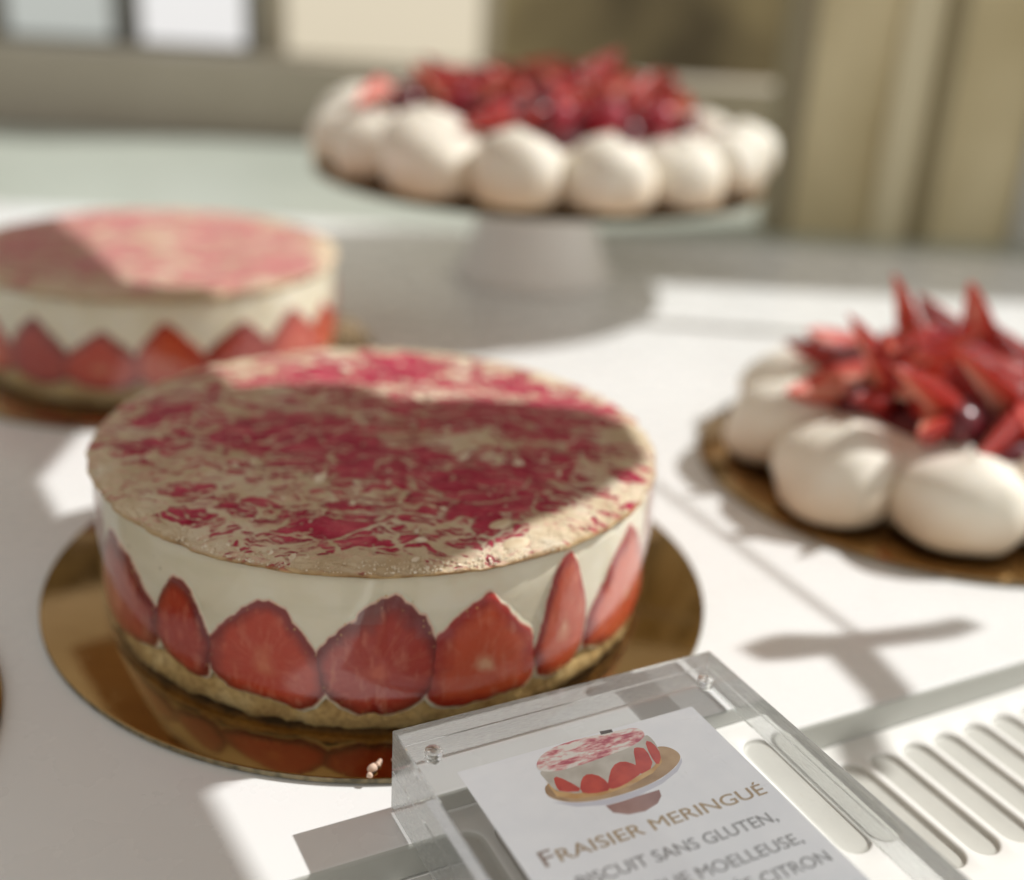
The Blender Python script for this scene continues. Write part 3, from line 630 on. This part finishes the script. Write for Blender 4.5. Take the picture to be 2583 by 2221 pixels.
shell('upper_plate', [(.0003, TH), (0, TH+.0003), (0, 2*TH-CH), (CH, 2*TH)], True)
card = obj('label_card', boxm('label_card', .0125, .0890, -.137, -.0155, TH-.00012, TH+.00002, PAPER), sg); card.cycles.is_caustics_receiver = True
pm = M('peg_hole_air'); pg = pm.node('ShaderNodeBsdfGlass', {'Color': (1, 1, 1), 'IOR': 1/1.49, 'Roughness': .06}); pm.t.links.new(pg.outputs[0], pm.out.inputs[0]); PIN = pm.m
for (px, py) in ((.0072, -.0114), (.0958, -.0118), (.0072, -.136), (.0958, -.136)):
    obj('peg_hole', lathe('peg_hole', [(0, 0), (.0021, 0), (.0024, .0003), (.0024, .0030), (.0022, .0033), (.0024, .0036), (.0024, .0062), (.0022, .0065), (0, .0068)], PIN, 28), sg, (px, py, 2*TH-.0075))
for px in (.02, .075): obj('foot_block', boxm('foot_block', px, px+.012, -.12, -.10, -.0128, -.0001, MG), sg)
# printed picture and words (flat print lying on the card)
ZP = TH+.00004
PICT = {'board':[(30.69,31.42),(30.67,34.02),(33.48,37.27),(38.31,39.34),(44.58,40.6),(54.05,40.71),(62.18,39.48),(68.95,36.84),(72.57,34.13),(73.1,31.47),(71.83,28.74),(69.2,27.26),(49.07,24.91),(32.51,28.89)],
'plate':[(30.38,35.82),(33.42,37.37),(38.25,39.44),(44.52,40.7),(53.99,40.82),(62.11,39.59),(68.88,36.95),(72.54,34.26),(71.64,35.87),(68.25,38.63),(61.53,41.23),(52.68,42.89),(43.35,42.64),(35.58,40.08)],
'ped':[(42.83,42.74),(43.32,45.79),(46.64,47.97),(51.4,48.63),(56,47.42),(58.6,45.29),(59.39,42.99),(52.68,42.89),(47.86,42.97)],
'side':[(32.87,22.95),(33.18,28.51),(33.32,32.54),(38.74,36.16),(47.37,37.54),(56.39,37.02),(65.71,33.36),(68.31,30.17),(69.69,24.14),(68.76,20.75),(53.69,25.43),(38.73,26.12)],
'bisc':[(32.81,28.35),(33.7,32.7),(38.14,35.57),(44.78,37.09),(54.68,36.63),(62.88,34.61),(67.57,31.3),(66.5,33.69),(61.64,36.52),(53.52,38.49),(43.7,38.92),(37.1,37.4),(32.68,34.55)],
's1':[(35.94,27.32),(38.05,29.9),(40.25,35.16),(34.76,33.29),(34.58,31.1)],
's2':[(39.72,35.26),(42.56,31.14),(45.04,30.16),(47.48,32.55),(47.56,37.62),(41.99,37.02)],
's3':[(48.95,34.53),(52.88,30.03),(56.26,29.35),(58.53,32.07),(59.27,34.82),(51.22,37.51),(47.53,37.27)],
's4':[(62.05,26.08),(63.41,25.93),(65.05,27.34),(63.24,34.07),(57.48,35.3),(59.8,30.85)],
's5':[(67.09,24.16),(68.55,25.89),(67.94,30.73),(64.59,34.29),(65.15,29.56)],
'top':[(33.28,21.74),(35.68,18.55),(41.82,16.12),(50.44,15.69),(58.97,16.64),(67.83,17.31),(69.15,20.15),(67.83,22.61),(62.17,24.67),(53.69,25.43),(43.54,26.08),(36.65,25.58),(33.34,23.84)],
'mark':[(57.29,15.18),(61.1,15.64),(60.66,16.97),(56.91,16.68)]}
def m_toprint():
    m = M('print_cake_top'); n = m.noise(420, 4, .65, co=m.coord(scale=(.3, 1, 1), rot=(0, 0, -.25)))
    m2 = m.noise(60, 3)
    f = m.math('ADD', n.outputs[0], m.math('MULTIPLY', m.math('SUBTRACT', m2.outputs[0], .5), .5))
    m.P(Base_Color=m.ramp(f, [(.46, (.80, .75, .70)), (.55, (.70, .32, .32)), (.64, (.45, .06, .11))]), Roughness=.6); return m.m
PM = {'board': mottled('print_board', (.30, .17, .08), (.50, .33, .18), 120), 'plate': plain('print_plate', (.60, .60, .68), .6), 'ped': mottled('print_pedestal', (.26, .13, .12), (.38, .22, .20), 90),
      'side': mottled('print_cream', (.46, .42, .36), (.60, .56, .50), 150), 'bisc': mottled('print_sponge', (.52, .28, .09), (.66, .42, .18), 200), 'top': m_toprint(), 'mark': plain('print_mark', (.05, .04, .04), .6)}
PM['s'] = mottled('print_strawberry', (.44, .022, .018), (.60, .06, .035), 220)
V, F, mi, mats = [], [], [], []
for zi, k in enumerate(('ped', 'plate', 'board', 'side', 'bisc', 's1', 's2', 's3', 's4', 's5', 'top', 'mark')):
    mt = PM.get(k) or PM['s']
    if mt not in mats: mats.append(mt)
    poly = PICT[k]
    if k[0] == 's' and k != 'side': poly = [tuple(q) for q in (np.array(poly)-np.mean(poly, 0))*1.13+np.mean(poly, 0)]
    if k not in ('mark', 'plate', 'bisc', 'ped'):
        Q = np.array(poly); 
        for _ in range(2 if k in ('board', 'top', 'side') else 1): Q = np.stack([.75*Q+.25*np.roll(Q, -1, 0), .25*Q+.75*np.roll(Q, -1, 0)], 1).reshape(-1, 2)
        poly = Q
    b = len(V); V += [(u*.001, -v*.001, ZP+zi*.000008) for u, v in poly]
    F.append(tuple(range(b, len(V)))); mi.append(mats.index(mt))
me = mesh('printed_picture', V, F, mats, False, mi)
pic = obj('printed_picture', me, card); pic.cycles.is_caustics_receiver = True
def words(txt, u0, u1, v, hcap, mat, wt=0.0):
    cu = bpy.data.curves.new('words', 'FONT'); cu.body = txt; cu.size = 1; cu.resolution_u = 4
    to = bpy.data.objects.new('words', cu); COL.objects.link(to); bpy.context.view_layer.update()
    me = bpy.data.meshes.new_from_object(to.evaluated_get(bpy.context.evaluated_depsgraph_get())); COL.objects.unlink(to); bpy.data.objects.remove(to)
    co = np.empty(len(me.vertices)*3); me.vertices.foreach_get('co', co); co = co.reshape(-1, 3)
    x0, x1 = co[:, 0].min(), co[:, 0].max(); base = 0.0; cap = .73
    co[:, 0] = u0+(co[:, 0]-x0)/(x1-x0)*(u1-u0); co[:, 1] = -v+co[:, 1]/cap*hcap; co[:, 2] = ZP+.00003
    me.vertices.foreach_set('co', co.ravel()); me.materials.clear(); me.materials.append(mat); me.update()
    if wt:
        n0 = len(co); fs = [tuple(p.vertices) for p in me.polygons]
        V2 = np.concatenate([co, co+[wt, 0, .00001], co+[wt*.5, wt*.6, .00002]]); F2 = fs+[tuple(i+n0 for i in f) for f in fs]+[tuple(i+2*n0 for i in f) for f in fs]
        me = mesh('printed_words', V2, F2, mat, False)
    o = obj('printed_words', me, card); o.cycles.is_caustics_receiver = True; return o
GI = mottled('print_gold_ink', (.36, .25, .14), (.44, .32, .19), 60); GY = plain('print_grey_ink', (.24, .24, .25), .6); BRN = plain('print_brown_ink', (.26, .19, .16), .6)
words('F', .0180, .0214, .0560, .0056, BRN, .00018)
words('RAISIER MERINGUÉ', .0224, .0858, .0558, .0043, GI, .00016)
words('BISCUIT SANS GLUTEN,', .0225, .0818, .0655, .0040, GY, .00014)
words('MERINGUE MOELLEUSE,', .0205, .0828, .0746, .0040, GY, .00014)
words('PARFUMÉE CITRON', .0355, .0852, .0826, .0040, GY, .00014)
